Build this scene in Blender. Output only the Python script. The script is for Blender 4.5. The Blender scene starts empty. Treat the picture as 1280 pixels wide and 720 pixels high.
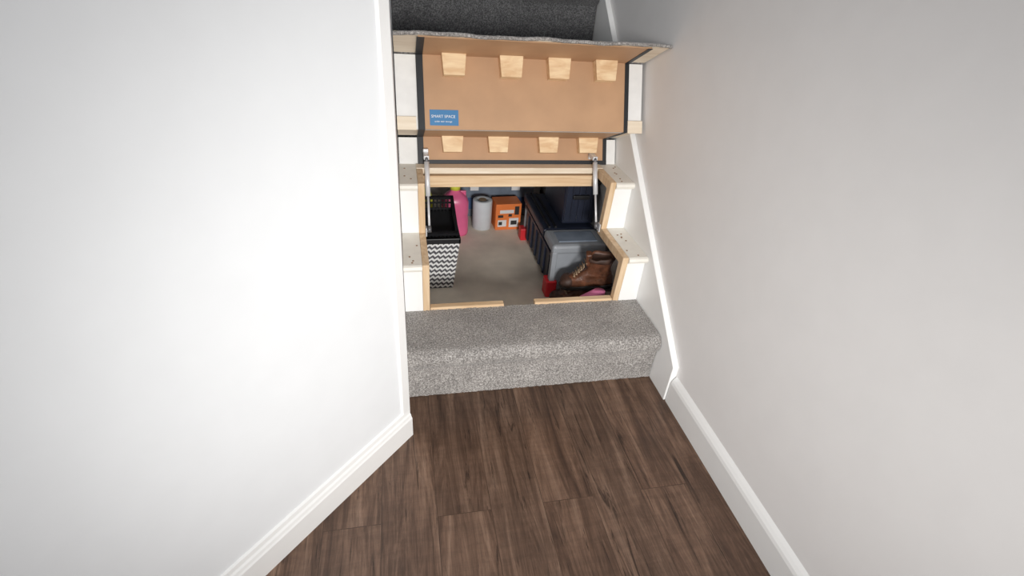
import bpy, bmesh, math, random
from mathutils import Vector, Matrix, noise as mnoise
random.seed(4)
C=bpy.context
scn=C.scene
scn.view_settings.view_transform='Standard'

# ---------------------------------------------------------------- materials
def new_mat(name):
    m=bpy.data.materials.new(name); m.use_nodes=True
    nt=m.node_tree; b=nt.nodes['Principled BSDF']
    return m,nt,b
def N(nt,t,**k):
    n=nt.nodes.new(t)
    for a,v in k.items():
        setattr(n,a,v)
    return n
def ramp(nt,stops):
    r=N(nt,'ShaderNodeValToRGB'); e=r.color_ramp.elements
    while len(e)<len(stops): e.new(.5)
    for i,(p,c) in enumerate(stops):
        e[i].position=p; e[i].color=(*c,1)
    return r
def coords(nt,scale=(1,1,1),kind='Object'):
    t=N(nt,'ShaderNodeTexCoord'); mp=N(nt,'ShaderNodeMapping')
    mp.inputs['Scale'].default_value=scale
    nt.links.new(t.outputs[kind],mp.inputs['Vector'])
    return mp.outputs['Vector']
def plain(name,col,rough=.5,metal=0,noise=.06,nscale=12,bump=0,bscale=60,**kw):
    m,nt,b=new_mat(name)
    v=coords(nt)
    n=N(nt,'ShaderNodeTexNoise'); n.inputs['Scale'].default_value=nscale; n.inputs['Detail'].default_value=4
    nt.links.new(v,n.inputs['Vector'])
    lo=tuple(max(0,c*(1-noise)) for c in col); hi=tuple(min(1,c*(1+noise)) for c in col)
    r=ramp(nt,[(.3,lo),(.7,hi)])
    nt.links.new(n.outputs['Fac'],r.inputs['Fac']); nt.links.new(r.outputs['Color'],b.inputs['Base Color'])
    b.inputs['Roughness'].default_value=rough; b.inputs['Metallic'].default_value=metal
    for k,x in kw.items(): b.inputs[k].default_value=x
    if bump:
        n2=N(nt,'ShaderNodeTexNoise'); n2.inputs['Scale'].default_value=bscale
        nt.links.new(v,n2.inputs['Vector'])
        bp=N(nt,'ShaderNodeBump'); bp.inputs['Strength'].default_value=bump; bp.inputs['Distance'].default_value=.004
        nt.links.new(n2.outputs['Fac'],bp.inputs['Height']); nt.links.new(bp.outputs['Normal'],b.inputs['Normal'])
    return m
def carpet(name,dark,mid,light):
    m,nt,b=new_mat(name); v=coords(nt)
    n=N(nt,'ShaderNodeTexNoise'); n.inputs['Scale'].default_value=210; n.inputs['Detail'].default_value=3; n.inputs['Roughness'].default_value=.7
    n2=N(nt,'ShaderNodeTexNoise'); n2.inputs['Scale'].default_value=9; n2.inputs['Detail'].default_value=3
    nt.links.new(v,n.inputs['Vector']); nt.links.new(v,n2.inputs['Vector'])
    r=ramp(nt,[(.33,dark),(.5,mid),(.66,light)])
    nt.links.new(n.outputs['Fac'],r.inputs['Fac'])
    r2=ramp(nt,[(.3,(.85,.85,.85)),(.7,(1.1,1.1,1.1))])
    nt.links.new(n2.outputs['Fac'],r2.inputs['Fac'])
    mx=N(nt,'ShaderNodeMix',data_type='RGBA',blend_type='MULTIPLY'); mx.inputs[0].default_value=1
    nt.links.new(r.outputs['Color'],mx.inputs[6]); nt.links.new(r2.outputs['Color'],mx.inputs[7])
    nt.links.new(mx.outputs[2],b.inputs['Base Color'])
    b.inputs['Roughness'].default_value=.95
    b.inputs['Sheen Weight'].default_value=.25
    bp=N(nt,'ShaderNodeBump'); bp.inputs['Strength'].default_value=.7; bp.inputs['Distance'].default_value=.004
    nt.links.new(n.outputs['Fac'],bp.inputs['Height']); nt.links.new(bp.outputs['Normal'],b.inputs['Normal'])
    return m
def timber(name,a,bc,scale=(60,60,4),rough=.6,knots=False):
    m,nt,b=new_mat(name); v=coords(nt,scale)
    n=N(nt,'ShaderNodeTexNoise'); n.inputs['Scale'].default_value=1; n.inputs['Detail'].default_value=5; n.inputs['Distortion'].default_value=.6
    nt.links.new(v,n.inputs['Vector'])
    r=ramp(nt,[(.3,a),(.7,bc)]); nt.links.new(n.outputs['Fac'],r.inputs['Fac'])
    nt.links.new(r.outputs['Color'],b.inputs['Base Color']); b.inputs['Roughness'].default_value=rough
    bp=N(nt,'ShaderNodeBump'); bp.inputs['Strength'].default_value=.15; bp.inputs['Distance'].default_value=.002
    nt.links.new(n.outputs['Fac'],bp.inputs['Height']); nt.links.new(bp.outputs['Normal'],b.inputs['Normal'])
    return m
def floor_mat():
    m,nt,b=new_mat('walnut_laminate')
    t=N(nt,'ShaderNodeTexCoord'); s=N(nt,'ShaderNodeSeparateXYZ'); cb=N(nt,'ShaderNodeCombineXYZ')
    nt.links.new(t.outputs['Object'],s.inputs[0]); nt.links.new(s.outputs['Y'],cb.inputs['X']); nt.links.new(s.outputs['X'],cb.inputs['Y'])
    br=N(nt,'ShaderNodeTexBrick'); br.offset=.37
    br.inputs['Scale'].default_value=1; br.inputs['Brick Width'].default_value=1.25; br.inputs['Row Height'].default_value=.15
    br.inputs['Mortar Size'].default_value=.001; br.inputs['Mortar Smooth'].default_value=.2
    br.inputs['Color1'].default_value=(.15,.15,.15,1); br.inputs['Color2'].default_value=(.85,.85,.85,1); br.inputs['Mortar'].default_value=(0,0,0,1)
    nt.links.new(cb.outputs[0],br.inputs['Vector'])
    off=N(nt,'ShaderNodeVectorMath',operation='SCALE'); off.inputs['Scale'].default_value=7
    nt.links.new(br.outputs['Color'],off.inputs[0])
    add=N(nt,'ShaderNodeVectorMath',operation='ADD'); nt.links.new(t.outputs['Object'],add.inputs[0]); nt.links.new(off.outputs[0],add.inputs[1])
    def gn(scale,det,dist,rg=.7):
        mp=N(nt,'ShaderNodeMapping'); mp.inputs['Scale'].default_value=scale; nt.links.new(add.outputs[0],mp.inputs['Vector'])
        n=N(nt,'ShaderNodeTexNoise'); n.inputs['Scale'].default_value=1; n.inputs['Detail'].default_value=det; n.inputs['Distortion'].default_value=dist; n.inputs['Roughness'].default_value=rg
        nt.links.new(mp.outputs[0],n.inputs['Vector']); return n
    g1=gn((20,2.0,1),9,.9,.72); g2=gn((240,10,1),4,.3); g3=gn((46,3.2,1),6,1.2); g4=gn((9,40,1),5,.4)
    r1=ramp(nt,[(.30,(.038,.019,.012)),(.44,(.088,.048,.030)),(.56,(.150,.088,.058)),(.72,(.26,.168,.118))])
    nt.links.new(g1.outputs['Fac'],r1.inputs['Fac'])
    r2=ramp(nt,[(.32,(.68,.66,.64)),(.62,(1.15,1.15,1.15))]); nt.links.new(g2.outputs['Fac'],r2.inputs['Fac'])
    m1=N(nt,'ShaderNodeMix',data_type='RGBA',blend_type='MULTIPLY'); m1.inputs[0].default_value=.85
    nt.links.new(r1.outputs['Color'],m1.inputs[6]); nt.links.new(r2.outputs['Color'],m1.inputs[7])
    r3=ramp(nt,[(.35,(.20,.16,.13)),(.42,(1,1,1))]); nt.links.new(g3.outputs['Fac'],r3.inputs['Fac'])
    m2=N(nt,'ShaderNodeMix',data_type='RGBA',blend_type='MULTIPLY'); m2.inputs[0].default_value=.9
    nt.links.new(m1.outputs[2],m2.inputs[6]); nt.links.new(r3.outputs['Color'],m2.inputs[7])
    r5=ramp(nt,[(.4,(.88,.88,.88)),(.6,(1.08,1.08,1.08))]); nt.links.new(g4.outputs['Fac'],r5.inputs['Fac'])
    m4=N(nt,'ShaderNodeMix',data_type='RGBA',blend_type='MULTIPLY'); m4.inputs[0].default_value=1
    nt.links.new(m2.outputs[2],m4.inputs[6]); nt.links.new(r5.outputs['Color'],m4.inputs[7])
    r4=ramp(nt,[(0,(.4,.36,.33)),(.15,(.82,.82,.82)),(.85,(1.18,1.18,1.18))]); nt.links.new(br.outputs['Color'],r4.inputs['Fac'])
    m3=N(nt,'ShaderNodeMix',data_type='RGBA',blend_type='MULTIPLY'); m3.inputs[0].default_value=1
    nt.links.new(m4.outputs[2],m3.inputs[6]); nt.links.new(r4.outputs['Color'],m3.inputs[7])
    nt.links.new(m3.outputs[2],b.inputs['Base Color'])
    b.inputs['Roughness'].default_value=.38
    bp=N(nt,'ShaderNodeBump'); bp.inputs['Strength'].default_value=.25; bp.inputs['Distance'].default_value=.002
    nt.links.new(g2.outputs['Fac'],bp.inputs['Height']); nt.links.new(bp.outputs['Normal'],b.inputs['Normal'])
    return m
def chevron_mat():
    m,nt,b=new_mat('chevron_fabric')
    t=N(nt,'ShaderNodeTexCoord'); s=N(nt,'ShaderNodeSeparateXYZ'); nt.links.new(t.outputs['Object'],s.inputs[0])
    sm=N(nt,'ShaderNodeMath',operation='ADD'); nt.links.new(s.outputs['X'],sm.inputs[0]); nt.links.new(s.outputs['Y'],sm.inputs[1])
    pp=N(nt,'ShaderNodeMath',operation='PINGPONG'); pp.inputs[1].default_value=.0115; nt.links.new(sm.outputs[0],pp.inputs[0])
    ad=N(nt,'ShaderNodeMath',operation='ADD'); nt.links.new(s.outputs['Z'],ad.inputs[0]); nt.links.new(pp.outputs[0],ad.inputs[1])
    dv=N(nt,'ShaderNodeMath',operation='DIVIDE'); dv.inputs[1].default_value=.026; nt.links.new(ad.outputs[0],dv.inputs[0])
    fr=N(nt,'ShaderNodeMath',operation='FRACT'); nt.links.new(dv.outputs[0],fr.inputs[0])
    gt=N(nt,'ShaderNodeMath',operation='GREATER_THAN'); gt.inputs[1].default_value=.5; nt.links.new(fr.outputs[0],gt.inputs[0])
    mx=N(nt,'ShaderNodeMix',data_type='RGBA'); mx.inputs[6].default_value=(.10,.10,.11,1); mx.inputs[7].default_value=(.85,.85,.85,1)
    nt.links.new(gt.outputs[0],mx.inputs[0]); nt.links.new(mx.outputs[2],b.inputs['Base Color']); b.inputs['Roughness'].default_value=.85
    return m

WHITE_L=plain('white_wall_shade_tint',(.86,.88,.90),.55,noise=.01)  # white wall with the bluish cast of shade put into its colour
WHITE_R=plain('painted_wall_warm',(.88,.865,.855),.6,noise=.012)
GLOSS=plain('white_gloss_trim',(.90,.90,.89),.35,noise=.01)
PRIMER=plain('primed_board',(.82,.82,.81),.6,noise=.04,nscale=25)
CREAM=plain('cream_tread_paint',(.84,.81,.74),.5,noise=.05,nscale=20)
CARPET=carpet('grey_carpet',(.12,.112,.106),(.30,.28,.265),(.60,.575,.55))
CARPET_SHADE=carpet('grey_carpet_shaded',(.04,.04,.042),(.10,.10,.103),(.21,.21,.215))  # same grey carpet, colour darkened to paint in the upper steps' shade
FLOOR=floor_mat()
PINE=timber('pine',(.62,.42,.24),(.80,.62,.42))
PINE_X=timber('pine_horizontal',(.66,.44,.25),(.84,.64,.42),(4,60,60))
PINE_P=timber('pale_pine_edge',(.72,.60,.45),(.86,.76,.62),(5,60,60))
BLOCKW=timber('pine_block',(.70,.45,.24),(.92,.72,.46),(14,50,50))
MDF=plain('brown_hardboard',(.50,.30,.17),.6,noise=.07,nscale=9)
TAPE=plain('black_tape',(.012,.014,.018),.5)
STEEL=plain('zinc_steel',(.75,.76,.78),.35,.2)
DARKM=plain('dark_steel',(.16,.16,.17),.4,.4)
HBOARD=plain('cupboard_floor_board',(.84,.76,.64),.8,noise=.12,nscale=8)
HOLE=plain('screw_mark',(.30,.17,.09),.7)
BLACKP=plain('black_plastic',(.012,.012,.014),.45)
CHEV=chevron_mat()
PINK=plain('pink_screenwash',(.85,.16,.34),.3,noise=.08)
YEL=plain('yellow_cloth',(.75,.78,.08),.8,noise=.15)
PAPER=plain('white_paper',(.72,.76,.80),.8)
CARDC=plain('cardboard_core',(.35,.25,.16),.8)
ORANGE=plain('orange_card',(.90,.24,.06),.5)
LABELW=plain('white_label',(.85,.85,.85),.6)
LABELK=plain('black_label',(.03,.03,.03),.6)
BLUEBOX=plain('smoky_plastic',(.20,.24,.30),.25,noise=.2)
BLUEIN=plain('blue_contents',(.05,.10,.22),.5,noise=.4)
NAVY=plain('navy_plastic',(.018,.023,.042),.4,noise=.15)
GREYP=plain('grey_plastic',(.30,.32,.35),.45)
REDP=plain('red_plastic',(.70,.03,.04),.4)
LEATHER=plain('brown_leather',(.11,.042,.021),.45,noise=.5,nscale=22,bump=.6,bscale=70)
LEATH2=plain('brown_leather_dark',(.05,.024,.016),.6,noise=.4,nscale=18)
SOLE=plain('black_rubber',(.02,.018,.017),.7)
PURPLE=plain('purple_rubber',(.32,.12,.42),.5)
PINKS=plain('pink_mesh',(.75,.22,.42),.7)
BLUEL=plain('blue_label',(.05,.20,.42),.4)

# ---------------------------------------------------------------- mesh helpers
def link(ob,parent=None):
    C.collection.objects.link(ob)
    if parent: ob.parent=parent
    return ob
def empty(name,loc=(0,0,0),rot=(0,0,0)):
    e=bpy.data.objects.new(name,None); e.empty_display_size=.05
    e.location=loc; e.rotation_euler=rot
    return link(e)
def finish(bm,name,mat,parent=None,bevel=0,smooth=False,seg=2):
    bmesh.ops.recalc_face_normals(bm,faces=bm.faces)
    me=bpy.data.meshes.new(name); bm.to_mesh(me); bm.free()
    mats=mat if isinstance(mat,(list,tuple)) else [mat]
    for x in mats: me.materials.append(x)
    if smooth:
        for p in me.polygons: p.use_smooth=True
    ob=bpy.data.objects.new(name,me); link(ob,parent)
    if bevel:
        md=ob.modifiers.new('bevel','BEVEL'); md.width=bevel; md.segments=seg; md.limit_method='ANGLE'
    return ob
def add_box(bm,x0,x1,y0,y1,z0,z1,mi=0):
    vs=[bm.verts.new(p) for p in ((x0,y0,z0),(x1,y0,z0),(x1,y1,z0),(x0,y1,z0),(x0,y0,z1),(x1,y0,z1),(x1,y1,z1),(x0,y1,z1))]
    for f in ((0,3,2,1),(4,5,6,7),(0,1,5,4),(1,2,6,5),(2,3,7,6),(3,0,4,7)):
        bm.faces.new([vs[i] for i in f]).material_index=mi
def boxes(name,lst,mat,parent=None,bevel=0):
    bm=bmesh.new()
    for b in lst: add_box(bm,*b)
    return finish(bm,name,mat,parent,bevel)
def prism_x(name,prof,x0,x1,mat,parent=None,bevel=0,smooth=False):
    bm=bmesh.new(); a=[bm.verts.new((x0,y,z)) for y,z in prof]; b=[bm.verts.new((x1,y,z)) for y,z in prof]
    n=len(prof); bm.faces.new(a); bm.faces.new(b[::-1])
    for i in range(n): bm.faces.new((a[i],b[i],b[(i+1)%n],a[(i+1)%n]))
    return finish(bm,name,mat,parent,bevel,smooth)
def prism_z(name,foot,z0,z1,mat,parent=None,bevel=0):
    bm=bmesh.new(); a=[bm.verts.new((x,y,z0)) for x,y in foot]; b=[bm.verts.new((x,y,z1)) for x,y in foot]
    n=len(foot); bm.faces.new(a[::-1]); bm.faces.new(b)
    for i in range(n): bm.faces.new((a[i],a[(i+1)%n],b[(i+1)%n],b[i]))
    return finish(bm,name,mat,parent,bevel)
def add_cyl(bm,p0,p1,r0,r1=None,seg=20,mi=0):
    r1=r0 if r1 is None else r1
    p0=Vector(p0);p1=Vector(p1);d=(p1-p0).normalized()
    u=d.orthogonal().normalized();w=d.cross(u)
    A=[];B=[]
    for i in range(seg):
        t=2*math.pi*i/seg;o=math.cos(t)*u+math.sin(t)*w
        A.append(bm.verts.new(p0+o*r0));B.append(bm.verts.new(p1+o*r1))
    bm.faces.new(A[::-1]).material_index=mi;bm.faces.new(B).material_index=mi
    for i in range(seg): 
        f=bm.faces.new((A[i],A[(i+1)%seg],B[(i+1)%seg],B[i]));f.material_index=mi;f.smooth=True
def cyls(name,lst,mat,parent=None):
    bm=bmesh.new()
    for c in lst: add_cyl(bm,*c)
    bmesh.ops.recalc_face_normals(bm,faces=bm.faces)
    me=bpy.data.meshes.new(name);bm.to_mesh(me);bm.free();me.materials.append(mat)
    return link(bpy.data.objects.new(name,me),parent)
def lathe(name,prof,mat,parent=None,seg=40,sx=1,sy=1,power=2):
    bm=bmesh.new();rings=[]
    for r,z in prof:
        ring=[]
        for i in range(seg):
            t=2*math.pi*i/seg;c,s=math.cos(t),math.sin(t)
            e=2.0/power
            x=math.copysign(abs(c)**e,c);y=math.copysign(abs(s)**e,s)
            ring.append(bm.verts.new((r*sx*x,r*sy*y,z)))
        rings.append(ring)
    for a,b in zip(rings,rings[1:]):
        for i in range(seg): bm.faces.new((a[i],a[(i+1)%seg],b[(i+1)%seg],b[i]))
    bm.faces.new(rings[0][::-1]);bm.faces.new(rings[-1])
    return finish(bm,name,mat,parent,0,True)

g=.2339
# ---------------------------------------------------------------- room shell
boxes('floor',[(-2.2,1.5,-3.4,3.2,-.05,0)],FLOOR)
prism_z('wall_left',[(-.066,-.150),(-1.15,-1.32),(-1.35,-1.32),(-1.35,2.9),(-.066,2.9)],0,2.9,WHITE_L)
boxes('wall_right',[(.857,1.0,-3.0,2.9,0,2.9)],WHITE_R)
boxes('wall_back',[(-.066,.857,2.9,3.0,0,2.9)],WHITE_R)
D=Vector((-.18,-.194)).normalized(); Nn=Vector((D.y,-D.x))
if Nn.y>0: Nn=-Nn
def wl(s,o): 
    p=Vector((-.066,-.150))+D*s+Nn*o
    return (p.x,p.y)
prism_z('trim_1',[(-.066,-.12),wl(0,.0),wl(0,.006),wl(.030,.006),wl(.034,.0),wl(.034,-.01)],0,2.9,GLOSS,bevel=.0015)
def run_board(name,s0,s1,prof,mat):
    bm=bmesh.new();A=[];B=[]
    for o,z in prof:
        x,y=wl(s0,o);A.append(bm.verts.new((x,y,z)))
        x,y=wl(s1,o);B.append(bm.verts.new((x,y,z)))
    n=len(prof);bm.faces.new(A);bm.faces.new(B[::-1])
    for i in range(n):bm.faces.new((A[i],B[i],B[(i+1)%n],A[(i+1)%n]))
    return finish(bm,name,mat)
run_board('baseboard_left',.004,1.55,[(0,0),(.017,0),(.017,.075),(.014,.08),(.012,.088),(.008,.093),(.006,.105),(0,.108)],GLOSS)
bm=bmesh.new();prof=[(.857,0),(.84,0),(.84,.085),(.843,.095),(.849,.105),(.857,.115)]
A=[bm.verts.new((x,-3.0,z)) for x,z in prof];B=[bm.verts.new((x,-.125,z)) for x,z in prof];n=len(prof)
bm.faces.new(A);bm.faces.new(B[::-1])
for i in range(n):bm.faces.new((A[i],B[i],B[(i+1)%n],A[(i+1)%n]))
finish(bm,'baseboard_right',GLOSS)
c0=.255;k=.2/g
prism_x('trim_2',[(-.12,0),(-.12,c0-.12*k),(2.6,c0+2.6*k),(2.6,c0+2.6*k-.35),(.3,.0)],.834,.857,GLOSS,bevel=.002)

# ---------------------------------------------------------------- staircase
st=empty('staircase')
def carpet_wrap(name,prof,x0,x1,mat,parent,nx=160,amp=.0015):
    pts=[]
    for (a,b) in zip(prof,prof[1:]):
        L=math.dist(a,b);m=max(1,int(L/.008))
        for i in range(m):pts.append((a[0]+(b[0]-a[0])*i/m,a[1]+(b[1]-a[1])*i/m))
    pts.append(prof[-1])
    bm=bmesh.new();G=[]
    for i in range(nx+1):
        x=x0+(x1-x0)*i/nx
        G.append([bm.verts.new((x,y+random.uniform(-amp,amp),z+random.uniform(-amp,amp))) for y,z in pts])
    for i in range(nx):
        for j in range(len(pts)-1):
            bm.faces.new((G[i][j],G[i+1][j],G[i+1][j+1],G[i][j+1]))
    return finish(bm,name,mat,parent,0,True)
def nosing(y0,z1,over=.022):
    return [(y0,z1-.045),(y0-over*.6,z1-.038),(y0-over,z1-.028),(y0-over-.002,z1-.016),(y0-over+.004,z1-.005),(y0-over+.014,z1)]
def soft_nosing(y0,z1):
    o=[]
    for i in range(9):
        a=math.radians(-60+150*i/8)
        o.append((y0+.016-.034*math.cos(a),z1-.036+.036*math.sin(a)))
    return o
prof=[(0.004,0),(.002,.09)]+soft_nosing(0,.2)+[(.06,.201),(g+.004,.2)]
carpet_wrap('step_carpet',prof,-.064,.832,CARPET,st)
prism_x('step_core',[(.012,0.0),(.012,.165),(.03,.188),(.22,.188),(.22,0)],-.064,.832,PRIMER,st)
for nm,x0,x1 in (('l',-.064,-.0005),('r',.758,.8335)):
    for kk in (1,2):
        y0=kk*g;z1=.2*(kk+1);yb=(kk+1)*g
        prism_x('riser_end_%s%d'%(nm,kk),[(y0,z1-.2),(y0,z1-.026),(y0+.016,z1-.026),(y0+.016,z1-.2)],x0,x1,GLOSS,st)
        prism_x('tread_end_%s%d'%(nm,kk),[(yb+.01,z1-.026),(y0-.012,z1-.026),(y0-.020,z1-.022),(y0-.024,z1-.013),(y0-.020,z1-.004),(y0-.012,z1),(yb+.01,z1)],x0,x1,CREAM,st)
        L=[]
        for _ in range(7 if nm=='r' else 4):
            x=random.uniform(x0+.012,x1-.01);y=random.uniform(y0,yb-.02)
            L.append(((x,y,z1),(x,y,z1+.0012),.0035,.0035,10))
        cyls('screw_marks_%s%d'%(nm,kk),L,HOLE,st)
ups=[]
for s in range(4,13):
    yr=.765 if s==4 else (s-1)*g
    ups.append((yr,.2*s))
prof=[(.765,.6)]
for i,(yr,zt) in enumerate(ups):
    prof+= [(yr,zt-.05)]+nosing(yr,zt)[1:]
    nxt=ups[i+1][0] if i+1<len(ups) else yr+g
    prof+=[(nxt,zt)]
carpet_wrap('upper_carpet',prof,-.064,.832,CARPET_SHADE,st,nx=60,amp=.001)
prof2=[(.785,.6)]
for i,(yr,zt) in enumerate(ups):
    nxt=ups[i+1][0] if i+1<len(ups) else yr+g
    prof2+=[(yr+.02,zt-.02),(nxt+.02,zt-.02)]
low=[(yy+.03,zz-.03) for yy,zz in prof2][::-1]
prism_x('upper_boards',prof2+low,-.064,.832,PRIMER,st)

# timber lining of the opening
fr=st
o=[(g,.2),(g-.016,.40),(2*g-.004,.40),(2*g-.018,.603),(.60,.603)]
t=.036
i_=[(.60,.603-t),(2*g-.018+t,.603-t),(2*g-.004+t,.40-t),(g-.016+t,.40-t),(g+t,.0),(g,0)]
for nm,x0,x1 in (('timber_edge_left',.0,.024),('timber_edge_right',.734,.7575)):
    prism_x(nm,o+i_,x0,x1,PINE,fr,bevel=.002)
boxes('beam',[(.0245,.7335,.600,.640,.528,.574)],PINE_X,fr,.002)
boxes('beam_cap',[(.0,.7575,.607,.655,.580,.604)],PINE_P,fr,.002)
boxes('sill_left',[(-.0+.026,.30,.236,.262,.19,.209)],PINE_X,fr,.002)
boxes('sill_right',[(.42,.732,.236,.262,.19,.209)],PINE_X,fr,.002)

boxes('cupboard_floor',[(-.064,.834,g+.03,1.8,0.0,.004)],HBOARD)
boxes('wall_cupboard',[(-.064,.834,1.78,1.80,.004,1.2)],WHITE_R)

# ---------------------------------------------------------------- lifted lid
lid=empty('storage_stair_lid')
P=dict(A=(.66,.6),B=(.702,.696),C=(.51,.78),D=(.609,1.005),E=(.437,1.081))
def panel(name,a,b,x0,x1,t0,t1,mat,ext0=0,ext1=0,bevel=0,parent=lid):
    dy,dz=b[0]-a[0],b[1]-a[1];L=math.hypot(dy,dz);uy,uz=dy/L,dz/L
    ny,nz=uz,-uy
    a2=(a[0]-uy*ext0,a[1]-uz*ext0);b2=(b[0]+uy*ext1,b[1]+uz*ext1)
    pr=[(a2[0]+ny*t0,a2[1]+nz*t0),(b2[0]+ny*t0,b2[1]+nz*t0),(b2[0]+ny*t1,b2[1]+nz*t1),(a2[0]+ny*t1,a2[1]+nz*t1)]
    return prism_x(name,pr,x0,x1,mat,parent,bevel)
A_,B_,C_,D_,E_=(P[k] for k in 'ABCDE')
xl,xr=.013,.786; XL,XR=-.062,.850
panel('liner_lower',A_,B_,xl,xr,0,.004,MDF)
panel('liner_ledge',B_,C_,xl,xr,0,.004,MDF)
panel('liner_upper',C_,D_,xl,xr,0,.004,MDF)
panel('liner_top',D_,E_,xl,xr,0,.004,MDF)
panel('tread_board_lower',A_,B_,XL,XR-.02,.005,.024,PRIMER,0,-.003)
panel('riser_board_lower',B_,C_,XL,XR-.01,.005,.02,PINE_P,-.002,-.012)
panel('tread_board_upper',C_,D_,XL,XR-.005,.005,.026,PRIMER,0,0)
panel('nosing_lath',C_,D_,XL,xl-.010,-.006,.004,PINE_P,.004,-.205)
panel('nosing_lath_r',C_,D_,xr+.001,XR-.005,-.006,.004,PINE_P,.004,-.205)
panel('riser_board_top',D_,E_,XL,XR,.005,.014,PINE_P,0,.0)
w=.024
for nm,a,b in (('t1',A_,B_),('t2',B_,C_),('t3',C_,D_),('t4',D_,E_)):
    panel('tape_left_'+nm,a,b,xl-.004,xl+w-.004,-.0015,0,TAPE)
    panel('tape_right_'+nm,a,b,xr-w*.55,xr+.003,-.0015,0,TAPE)
panel('tape_bottom',A_,B_,xl-.004,xr+.003,-.0025,-.0005,TAPE,0,-.088)
nx=120;bm=bmesh.new()
path=[(E_[0]-.002,E_[1]+.004),(E_[0]-.007,E_[1]+.008),(E_[0]-.005,E_[1]+.014),(E_[0]+.006,E_[1]+.015)]
dy,dz=D_[0]-E_[0],D_[1]-E_[1]
for s in (.3,.6,.9,1.02): path.append((E_[0]+dy*s+.010,E_[1]+dz*s+.018))
path.append((D_[0]+.04,D_[1]+.0)); path.append((C_[0]+.045,C_[1]+.03))
G=[]
for i in range(nx+1):
    x=XL+(XR+.004-XL)*i/nx
    wv=.002*math.sin(x*19)+.0012*math.sin(x*47+1)
    G.append([bm.verts.new((x,py+(wv if j<4 else 0)+random.uniform(-.0007,.0007),pz+(wv*.8 if j<4 else 0)+random.uniform(-.0007,.0007))) for j,(py,pz) in enumerate(path)])
for i in range(nx):
    for j in range(len(path)-1):bm.faces.new((G[i][j],G[i+1][j],G[i+1][j+1],G[i][j+1]))
cp=finish(bm,'lid_carpet',CARPET,lid,0,True)
sd=cp.modifiers.new('s','SOLIDIFY');sd.thickness=.004
def blocks(row,base,dirp,xs,wd,h,dep):
    uy,uz=dirp;ny,nz=uz,-uy
    for i,x in enumerate(xs):
        bm=bmesh.new();vs=[]
        for (s,d) in ((0,0.0),(0,dep),(h,dep*.9),(h,0.0)):
            yy=base[0]-uy*s-ny*d;zz=base[1]-uz*s-nz*d
            hw=wd/2*(1-.14*s/h)
            vs.append((bm.verts.new((x-hw,yy,zz)),bm.verts.new((x+hw,yy,zz))))
        bm.faces.new([v[0] for v in vs]);bm.faces.new([v[1] for v in vs][::-1])
        for q in range(4):
            a=vs[q];b=vs[(q+1)%4];bm.faces.new((a[0],a[1],b[1],b[0]))
        finish(bm,'block_%s_%d'%(row,i+1),BLOCKW,lid,.0015)
def unit(a,b):
    dy,dz=b[0]-a[0],b[1]-a[1];L=math.hypot(dy,dz);return dy/L,dz/L
blocks('upper',D_,unit(C_,D_),(.137,.337,.511,.688),.084,.070,.036)
blocks('lower',B_,unit(A_,B_),(.144,.325,.53,.698),.084,.060,.036)
u=unit(C_,D_)
panel('sticker',C_,D_,.050,.150,-.0015,-.0002,BLUEL,-.013,-.180)
def text(body,size,x,s,mat,nm):
    cu=bpy.data.curves.new(nm,'FONT');cu.body=body;cu.size=size;cu.extrude=.0003
    ob=bpy.data.objects.new(nm,cu);cu.materials.append(mat)
    ny,nz=u[1],-u[0]
    ob.matrix_world=Matrix(((1,0,0,x),(0,u[0],-ny,C_[0]+u[0]*s-ny*.0022),(0,u[1],-nz,C_[1]+u[1]*s-nz*.0022),(0,0,0,1)))
    link(ob,lid)
text('SMART SPACE',.0135,.055,.039,LABELW,'sticker_title')
text('under stair storage',.008,.066,.024,LABELW,'sticker_line')

# ---------------------------------------------------------------- gas struts
def strut(name,x,sgn):
    e=empty(name)
    top=Vector((x,.615,.640));bot=Vector((x,.482,.398));d=(bot-top)
    mid=top+d*.52
    cyls('cylinder',[(top+d*.05,mid,.0095,.0095,20)],STEEL,e)
    cyls('rod',[(mid,bot,.0045,.0045,14)],STEEL,e)
    cyls('ball_ends',[(bot-d*.07,bot+d*.02,.008,.008,14),(top-d*.02,top+d*.06,.0075,.0075,14),
        (bot,bot+Vector((sgn*.016,0,0)),.005,.005,12)],DARKM,e)
    boxes('bracket_top',[(x-.010,x+.010,.610,.668,.634,.650),(x-.010,x+.010,.660,.672,.622,.66)],STEEL,e,.002)
    xa,xb=sorted((x+sgn*.010,x+sgn*.0145))
    boxes('bracket_bottom',[(xa,xb,.470,.496,.380,.414)],STEEL,e,.001)
strut('gas_strut',.040,-1)
strut('gas_strut',.718,1)

# ---------------------------------------------------------------- stored things
e=empty('storage_basket',(.098,.79,.005))
def tub(name,bw,bd,tw,td,z0,z1,mat,thick=.004,parent=e):
    bm=bmesh.new()
    lo=[(-bw,-bd),(bw,-bd),(bw,bd),(-bw,bd)];hi=[(-tw,-td),(tw,-td),(tw,td),(-tw,td)]
    a=[bm.verts.new((x,y,z0)) for x,y in lo];b=[bm.verts.new((x,y,z1)) for x,y in hi]
    bm.faces.new(a[::-1])
    for i in range(4):bm.faces.new((a[i],a[(i+1)%4],b[(i+1)%4],b[i]))
    ob=finish(bm,name,mat,parent)
    s=ob.modifiers.new('s','SOLIDIFY');s.thickness=thick;s.offset=-1
    bv=ob.modifiers.new('b','BEVEL');bv.width=.006;bv.segments=3
    return ob
tub('fabric_bin',.055,.11,.078,.16,0,.265,CHEV)
bm=bmesh.new();tw,td=.081,.163
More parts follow.
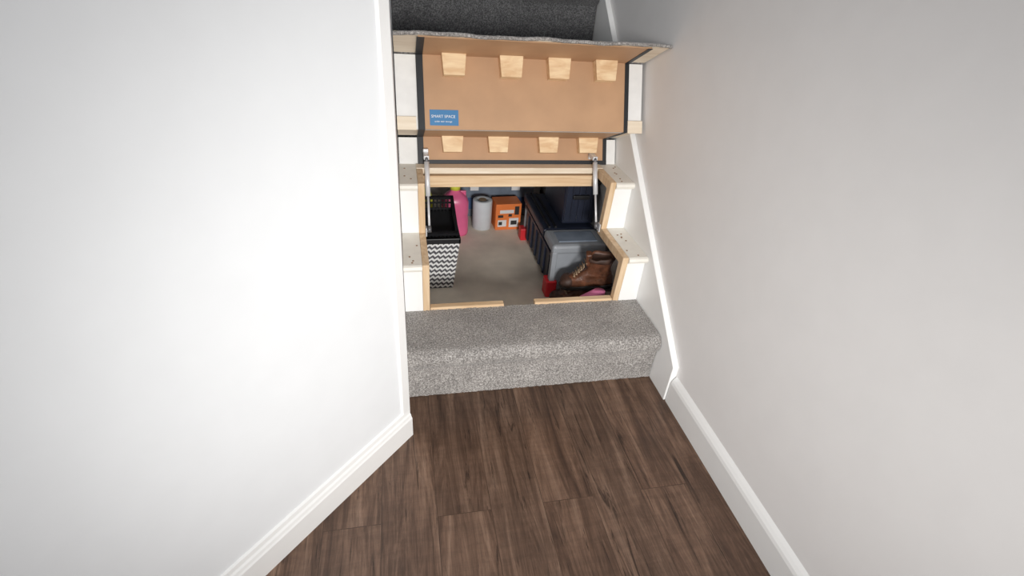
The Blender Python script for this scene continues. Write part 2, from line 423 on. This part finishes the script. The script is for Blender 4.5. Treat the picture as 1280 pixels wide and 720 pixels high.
for (x0,x1,y0,y1) in ((-tw,tw,-td,-td+.01),(-tw,tw,td-.01,td),(-tw,-tw+.01,-td,td),(tw-.01,tw,-td,td)):
    add_box(bm,x0,x1,y0,y1,.255,.280)
finish(bm,'rim',BLACKP,e,.003)
inn=bpy.data.objects.new('inner_basket',None);link(inn,e);inn.location=(0,.02,.19);inn.rotation_euler=(math.radians(14),0,0)
L=[]
w2,d2,h2=.066,.125,.13
for i in range(9):
    x=-w2+2*w2*i/8
    L+=[(x-.003,x+.003,-d2,-d2+.003,0,h2),(x-.003,x+.003,d2-.003,d2,0,h2)]
for i in range(14):
    y=-d2+2*d2*i/13
    L+=[(-w2,-w2+.003,y-.003,y+.003,0,h2),(w2-.003,w2,y-.003,y+.003,0,h2)]
for zz in (0,.035,.07,.105):
    L+=[(-w2,w2,-d2,-d2+.004,zz,zz+.008),(-w2,w2,d2-.004,d2,zz,zz+.008),(-w2,-w2+.004,-d2,d2,zz,zz+.008),(w2-.004,w2,-d2,d2,zz,zz+.008)]
L+=[(-w2-.008,w2+.008,-d2-.008,-d2+.006,h2,h2+.012),(-w2-.008,w2+.008,d2-.006,d2+.008,h2,h2+.012),(-w2-.008,-w2+.006,-d2,d2,h2,h2+.012),(w2-.006,w2+.008,-d2,d2,h2,h2+.012)]
L+=[(-w2,w2,-d2,d2,.0,.06)]
boxes('lattice',L,BLACKP,inn)

bm=bmesh.new();bmesh.ops.create_uvsphere(bm,u_segments=28,v_segments=18,radius=1)
for v in bm.verts:
    p=v.co;kk=1+.14*math.sin(7*p.x+3*p.z)+.1*math.sin(9*p.y+5*p.x)
    v.co=Vector((p.x*.055*kk,p.y*.05*kk,p.z*.16*kk))
ob=finish(bm,'yellow_cloth',YEL,None,0,True);ob.location=(.035,1.12,.17)

e=empty('plastic_bottle',(.215,1.23,.005))
lathe('body',[(.05,0),(.068,.006),(.072,.02),(.072,.10),(.068,.115),(.072,.13),(.072,.19),(.064,.215),(.045,.235),(.026,.25),(.022,.262)],PINK,e,power=2.8,sy=.8)
lathe('cap',[(.027,.258),(.027,.282),(.024,.286)],YEL,e)
boxes('handle',[(.02,.052,-.008,.008,.235,.25),(.045,.058,-.008,.008,.19,.25)],PINK,e,.004)

e=empty('paper_roll',(.375,1.30,.005))
lathe('roll',[(.050,0),(.054,.002),(.054,.165),(.052,.168),(.022,.168),(.021,.150)],PAPER,e)
cyls('core',[((0,0,.150),(0,0,.169),.0215,.0215,24)],CARDC,e)

e=empty('cardboard_carton',(.515,1.31,.004),(0,0,math.radians(4)))
boxes('carton',[(-.073,.073,-.05,.06,0,.155)],ORANGE,e,.002)
boxes('white_panels',[(-.06,-.01,-.0512,-.05,.02,.06),(.005,.06,-.0512,-.05,.015,.07),(-.05,.03,-.0512,-.05,.10,.12)],LABELW,e)
boxes('print_marks',[(-.055,-.035,-.0524,-.0512,.03,.05),(.015,.05,-.0524,-.0512,.03,.055),(.035,.06,-.0514,-.05,.09,.14),(-.06,-.03,-.0514,-.05,.075,.09),(0,.02,-.0514,-.05,.08,.095)],LABELK,e)

e=empty('storage_box',(.44,1.56,.004))
boxes('body',[(-.20,.26,-.12,.12,0,.20)],BLUEBOX,e,.008)
boxes('contents_band',[(-.19,.25,-.123,-.12,.05,.12)],BLUEIN,e,.002)
boxes('lid',[(-.215,.275,-.135,.135,.20,.225)],GREYP,e,.006)
boxes('clips',[(-.12,-.07,-.142,-.13,.17,.225),(.12,.17,-.142,-.13,.17,.225)],LABELW,e,.003)

e=empty('tool_chest',(0,0,.004))
boxes('body',[(.592,.815,.60,1.15,.02,.215)],NAVY,e,.008)
boxes('end_cap',[(.586,.82,.575,.60,.03,.235),(.586,.82,1.15,1.17,.03,.235)],GREYP,e,.008)
boxes('side_ribs',[(.584,.594,.64+i*.085,.66+i*.085,.03,.19) for i in range(6)]+[(.582,.596,.60,1.15,.185,.2)],NAVY,e,.003)
boxes('lid_front',[(.575,.825,.57,.735,.215,.262)],GREYP,e,.014)
boxes('lid_slot',[(.61,.79,.605,.70,.260,.266)],BLUEBOX,e,.004)
boxes('lid_rear',[(.575,.825,.74,1.17,.215,.258)],NAVY,e,.010)
boxes('lid_ridges',[(.60,.61,.75,1.15,.256,.268),(.63,.64,.75,1.15,.256,.268)],BLACKP,e,.002)
boxes('feet',[(.562,.612,.560,.625,0,.085),(.785,.822,.562,.62,0,.06),(.562,.61,1.12,1.175,0,.07),(.785,.822,1.12,1.175,0,.06)],REDP,e,.006)
boxes('corner_posts',[(.575,.60,.567,.60,.05,.23)],GREYP,e,.005)
e=empty('storage_crate',(0,0,.272))
boxes('body',[(.665,.822,.765,1.10,.002,.20)],NAVY,e,.012)
boxes('rim',[(.655,.828,.755,1.11,.20,.225)],BLACKP,e,.006)
boxes('panel_ribs',[(.67+.03*i,.676+.03*i,.758,.768,.02,.19) for i in range(5)],NAVY,e,.002)
boxes('handle',[(.70,.78,.748,.765,.13,.15)],BLACKP,e,.004)

def boot(loc,rot,sc=.93,seed=0):
    e=empty('work_boot',loc,rot);e.scale=(sc,sc,sc)
    def soften(bm,amp):
        for v in bm.verts:
            q=v.co*26+Vector((seed*9.1,0,0))
            v.co+=Vector((mnoise.noise(q),mnoise.noise(q+Vector((31,0,0))),mnoise.noise(q+Vector((0,57,0)))))*amp
    def loft(name,levels,mat,seg=40,par=e,amp=0,sub=0):
        if sub:
            dn=[]
            for a,b in zip(levels,levels[1:]):
                for i in range(sub):dn.append(tuple(x+(y-x)*i/sub for x,y in zip(a,b)))
            dn.append(levels[-1]);levels=dn
        bm=bmesh.new();R=[]
        for z,x0,x1,hw in levels:
            ring=[]
            for i in range(seg):
                t=2*math.pi*i/seg;c,s=math.cos(t),math.sin(t)
                cx=(x0+x1)/2;a=(x1-x0)/2
                x=cx+a*math.copysign(abs(c)**.8,c)
                f=(x-x0)/(x1-x0+1e-6)
                wdt=hw*(.80+.30*f-.12*math.sin(f*math.pi*1.0)) if (x1-x0)>.2 else hw
                ring.append(bm.verts.new((x,wdt*math.copysign(abs(s)**.85,s),z)))
            R.append(ring)
        for a,b in zip(R,R[1:]):
            for i in range(seg):bm.faces.new((a[i],a[(i+1)%seg],b[(i+1)%seg],b[i]))
        bm.faces.new(R[0][::-1]);bm.faces.new(R[-1])
        if amp: soften(bm,amp)
        return finish(bm,name,mat,par,0,True)
    loft('sole',[(0,0,.285,.046),(.004,-.004,.29,.048),(.022,-.004,.292,.049),(.026,-.002,.289,.047)],SOLE)
    boxes('heel',[(.0,.075,-.036,.036,-.012,.004)],SOLE,e,.006)
    loft('upper',[(.025,.002,.283,.044),(.045,-.002,.282,.046),(.065,0,.270,.044),(.078,.003,.235,.041),(.092,.005,.195,.039),(.11,.008,.160,.037),(.135,.01,.140,.037),(.17,.004,.138,.042),(.20,.002,.140,.046),(.203,.008,.134,.041),(.17,.014,.126,.034),(.12,.02,.12,.028)],LEATHER,amp=.009,sub=2)
    loft('cuff',[(.182,-.003,.143,.047),(.190,-.006,.146,.050),(.202,-.004,.144,.048),(.206,.004,.138,.043),(.19,.010,.132,.038)],LEATH2,amp=.009)
    loft('toe_cap',[(.026,.205,.2855,.0455),(.048,.205,.285,.0465),(.066,.21,.272,.042),(.074,.215,.255,.03)],LEATH2,amp=.004)
    cyls('laces',[((.215-.012*i,-.026,.085+.013*i+.0008*i*i),(.205-.012*i,.026,.085+.013*i+.0008*i*i),.0026,.0026,8) for i in range(6)]+
         [((.212-.012*i,.026,.085+.013*i),(.196-.012*i,-.026,.096+.014*i),.0022,.0022,8) for i in range(5)],CARDC,e)
    boxes('tongue',[(.118,.150,-.024,.024,.15,.225)],LEATHER,e,.008)
    return e
boot((.805,.475,.016),(0,0,math.radians(178)),.86,1)
boot((.805,.410,.150),(math.radians(-6),math.radians(6),math.radians(166)),.78,2)
e=empty('sneaker',(.715,.315,.125),(math.radians(0),0,math.radians(4)))
def ell(name,levels,mat):
    bm=bmesh.new();R=[]
    for z,x0,x1,hw in levels:
        R.append([bm.verts.new(((x0+x1)/2+(x1-x0)/2*math.cos(2*math.pi*i/28),hw*math.sin(2*math.pi*i/28),z)) for i in range(28)])
    for a,b in zip(R,R[1:]):
        for i in range(28):bm.faces.new((a[i],a[(i+1)%28],b[(i+1)%28],b[i]))
    bm.faces.new(R[0][::-1]);bm.faces.new(R[-1]);return finish(bm,name,mat,e,0,True)
ell('sole',[(0,-.10,.02,.035),(.02,-.102,.022,.037)],PURPLE)
ell('upper',[(.02,-.098,.02,.034),(.04,-.09,.02,.032),(.055,-.06,.02,.026),(.07,-.03,.018,.022)],PINKS)

# ---------------------------------------------------------------- light
wd=bpy.data.worlds.new('World');scn.world=wd;wd.use_nodes=True
bg=wd.node_tree.nodes['Background'];bg.inputs[0].default_value=(.97,.98,1,1);bg.inputs[1].default_value=.55
def spot(name,loc,target,ang,power,size,col):
    l=bpy.data.lights.new(name,'SPOT');l.energy=power;l.color=col;l.spot_size=math.radians(ang);l.spot_blend=1;l.shadow_soft_size=size
    o=bpy.data.objects.new(name,l);o.location=loc
    o.rotation_euler=(Vector(target)-Vector(loc)).to_track_quat('-Z','Y').to_euler();link(o);return o
spot('added_door_daylight_spot',(.15,-2.7,1.22),(.30,.2,.38),56,310,.25,(1,.98,.95))  # added spot standing in for front-door daylight, narrow cone leaves side walls dim

# ---------------------------------------------------------------- camera
cam=bpy.data.cameras.new('camera');co=bpy.data.objects.new('camera',cam);link(co)
cam.sensor_width=36;cam.lens=640.24/1280*36;cam.clip_start=.02
R=((0.97899,-0.1912,0.07085),(0.04537,0.54304,0.83848),(0.19879,0.81765,-0.54031))
co.matrix_world=Matrix(((R[0][0],R[1][0],-R[2][0],-.0513),(R[0][1],R[1][1],-R[2][1],-1.3119),(R[0][2],R[1][2],-R[2][2],1.3027),(0,0,0,1)))
scn.camera=co
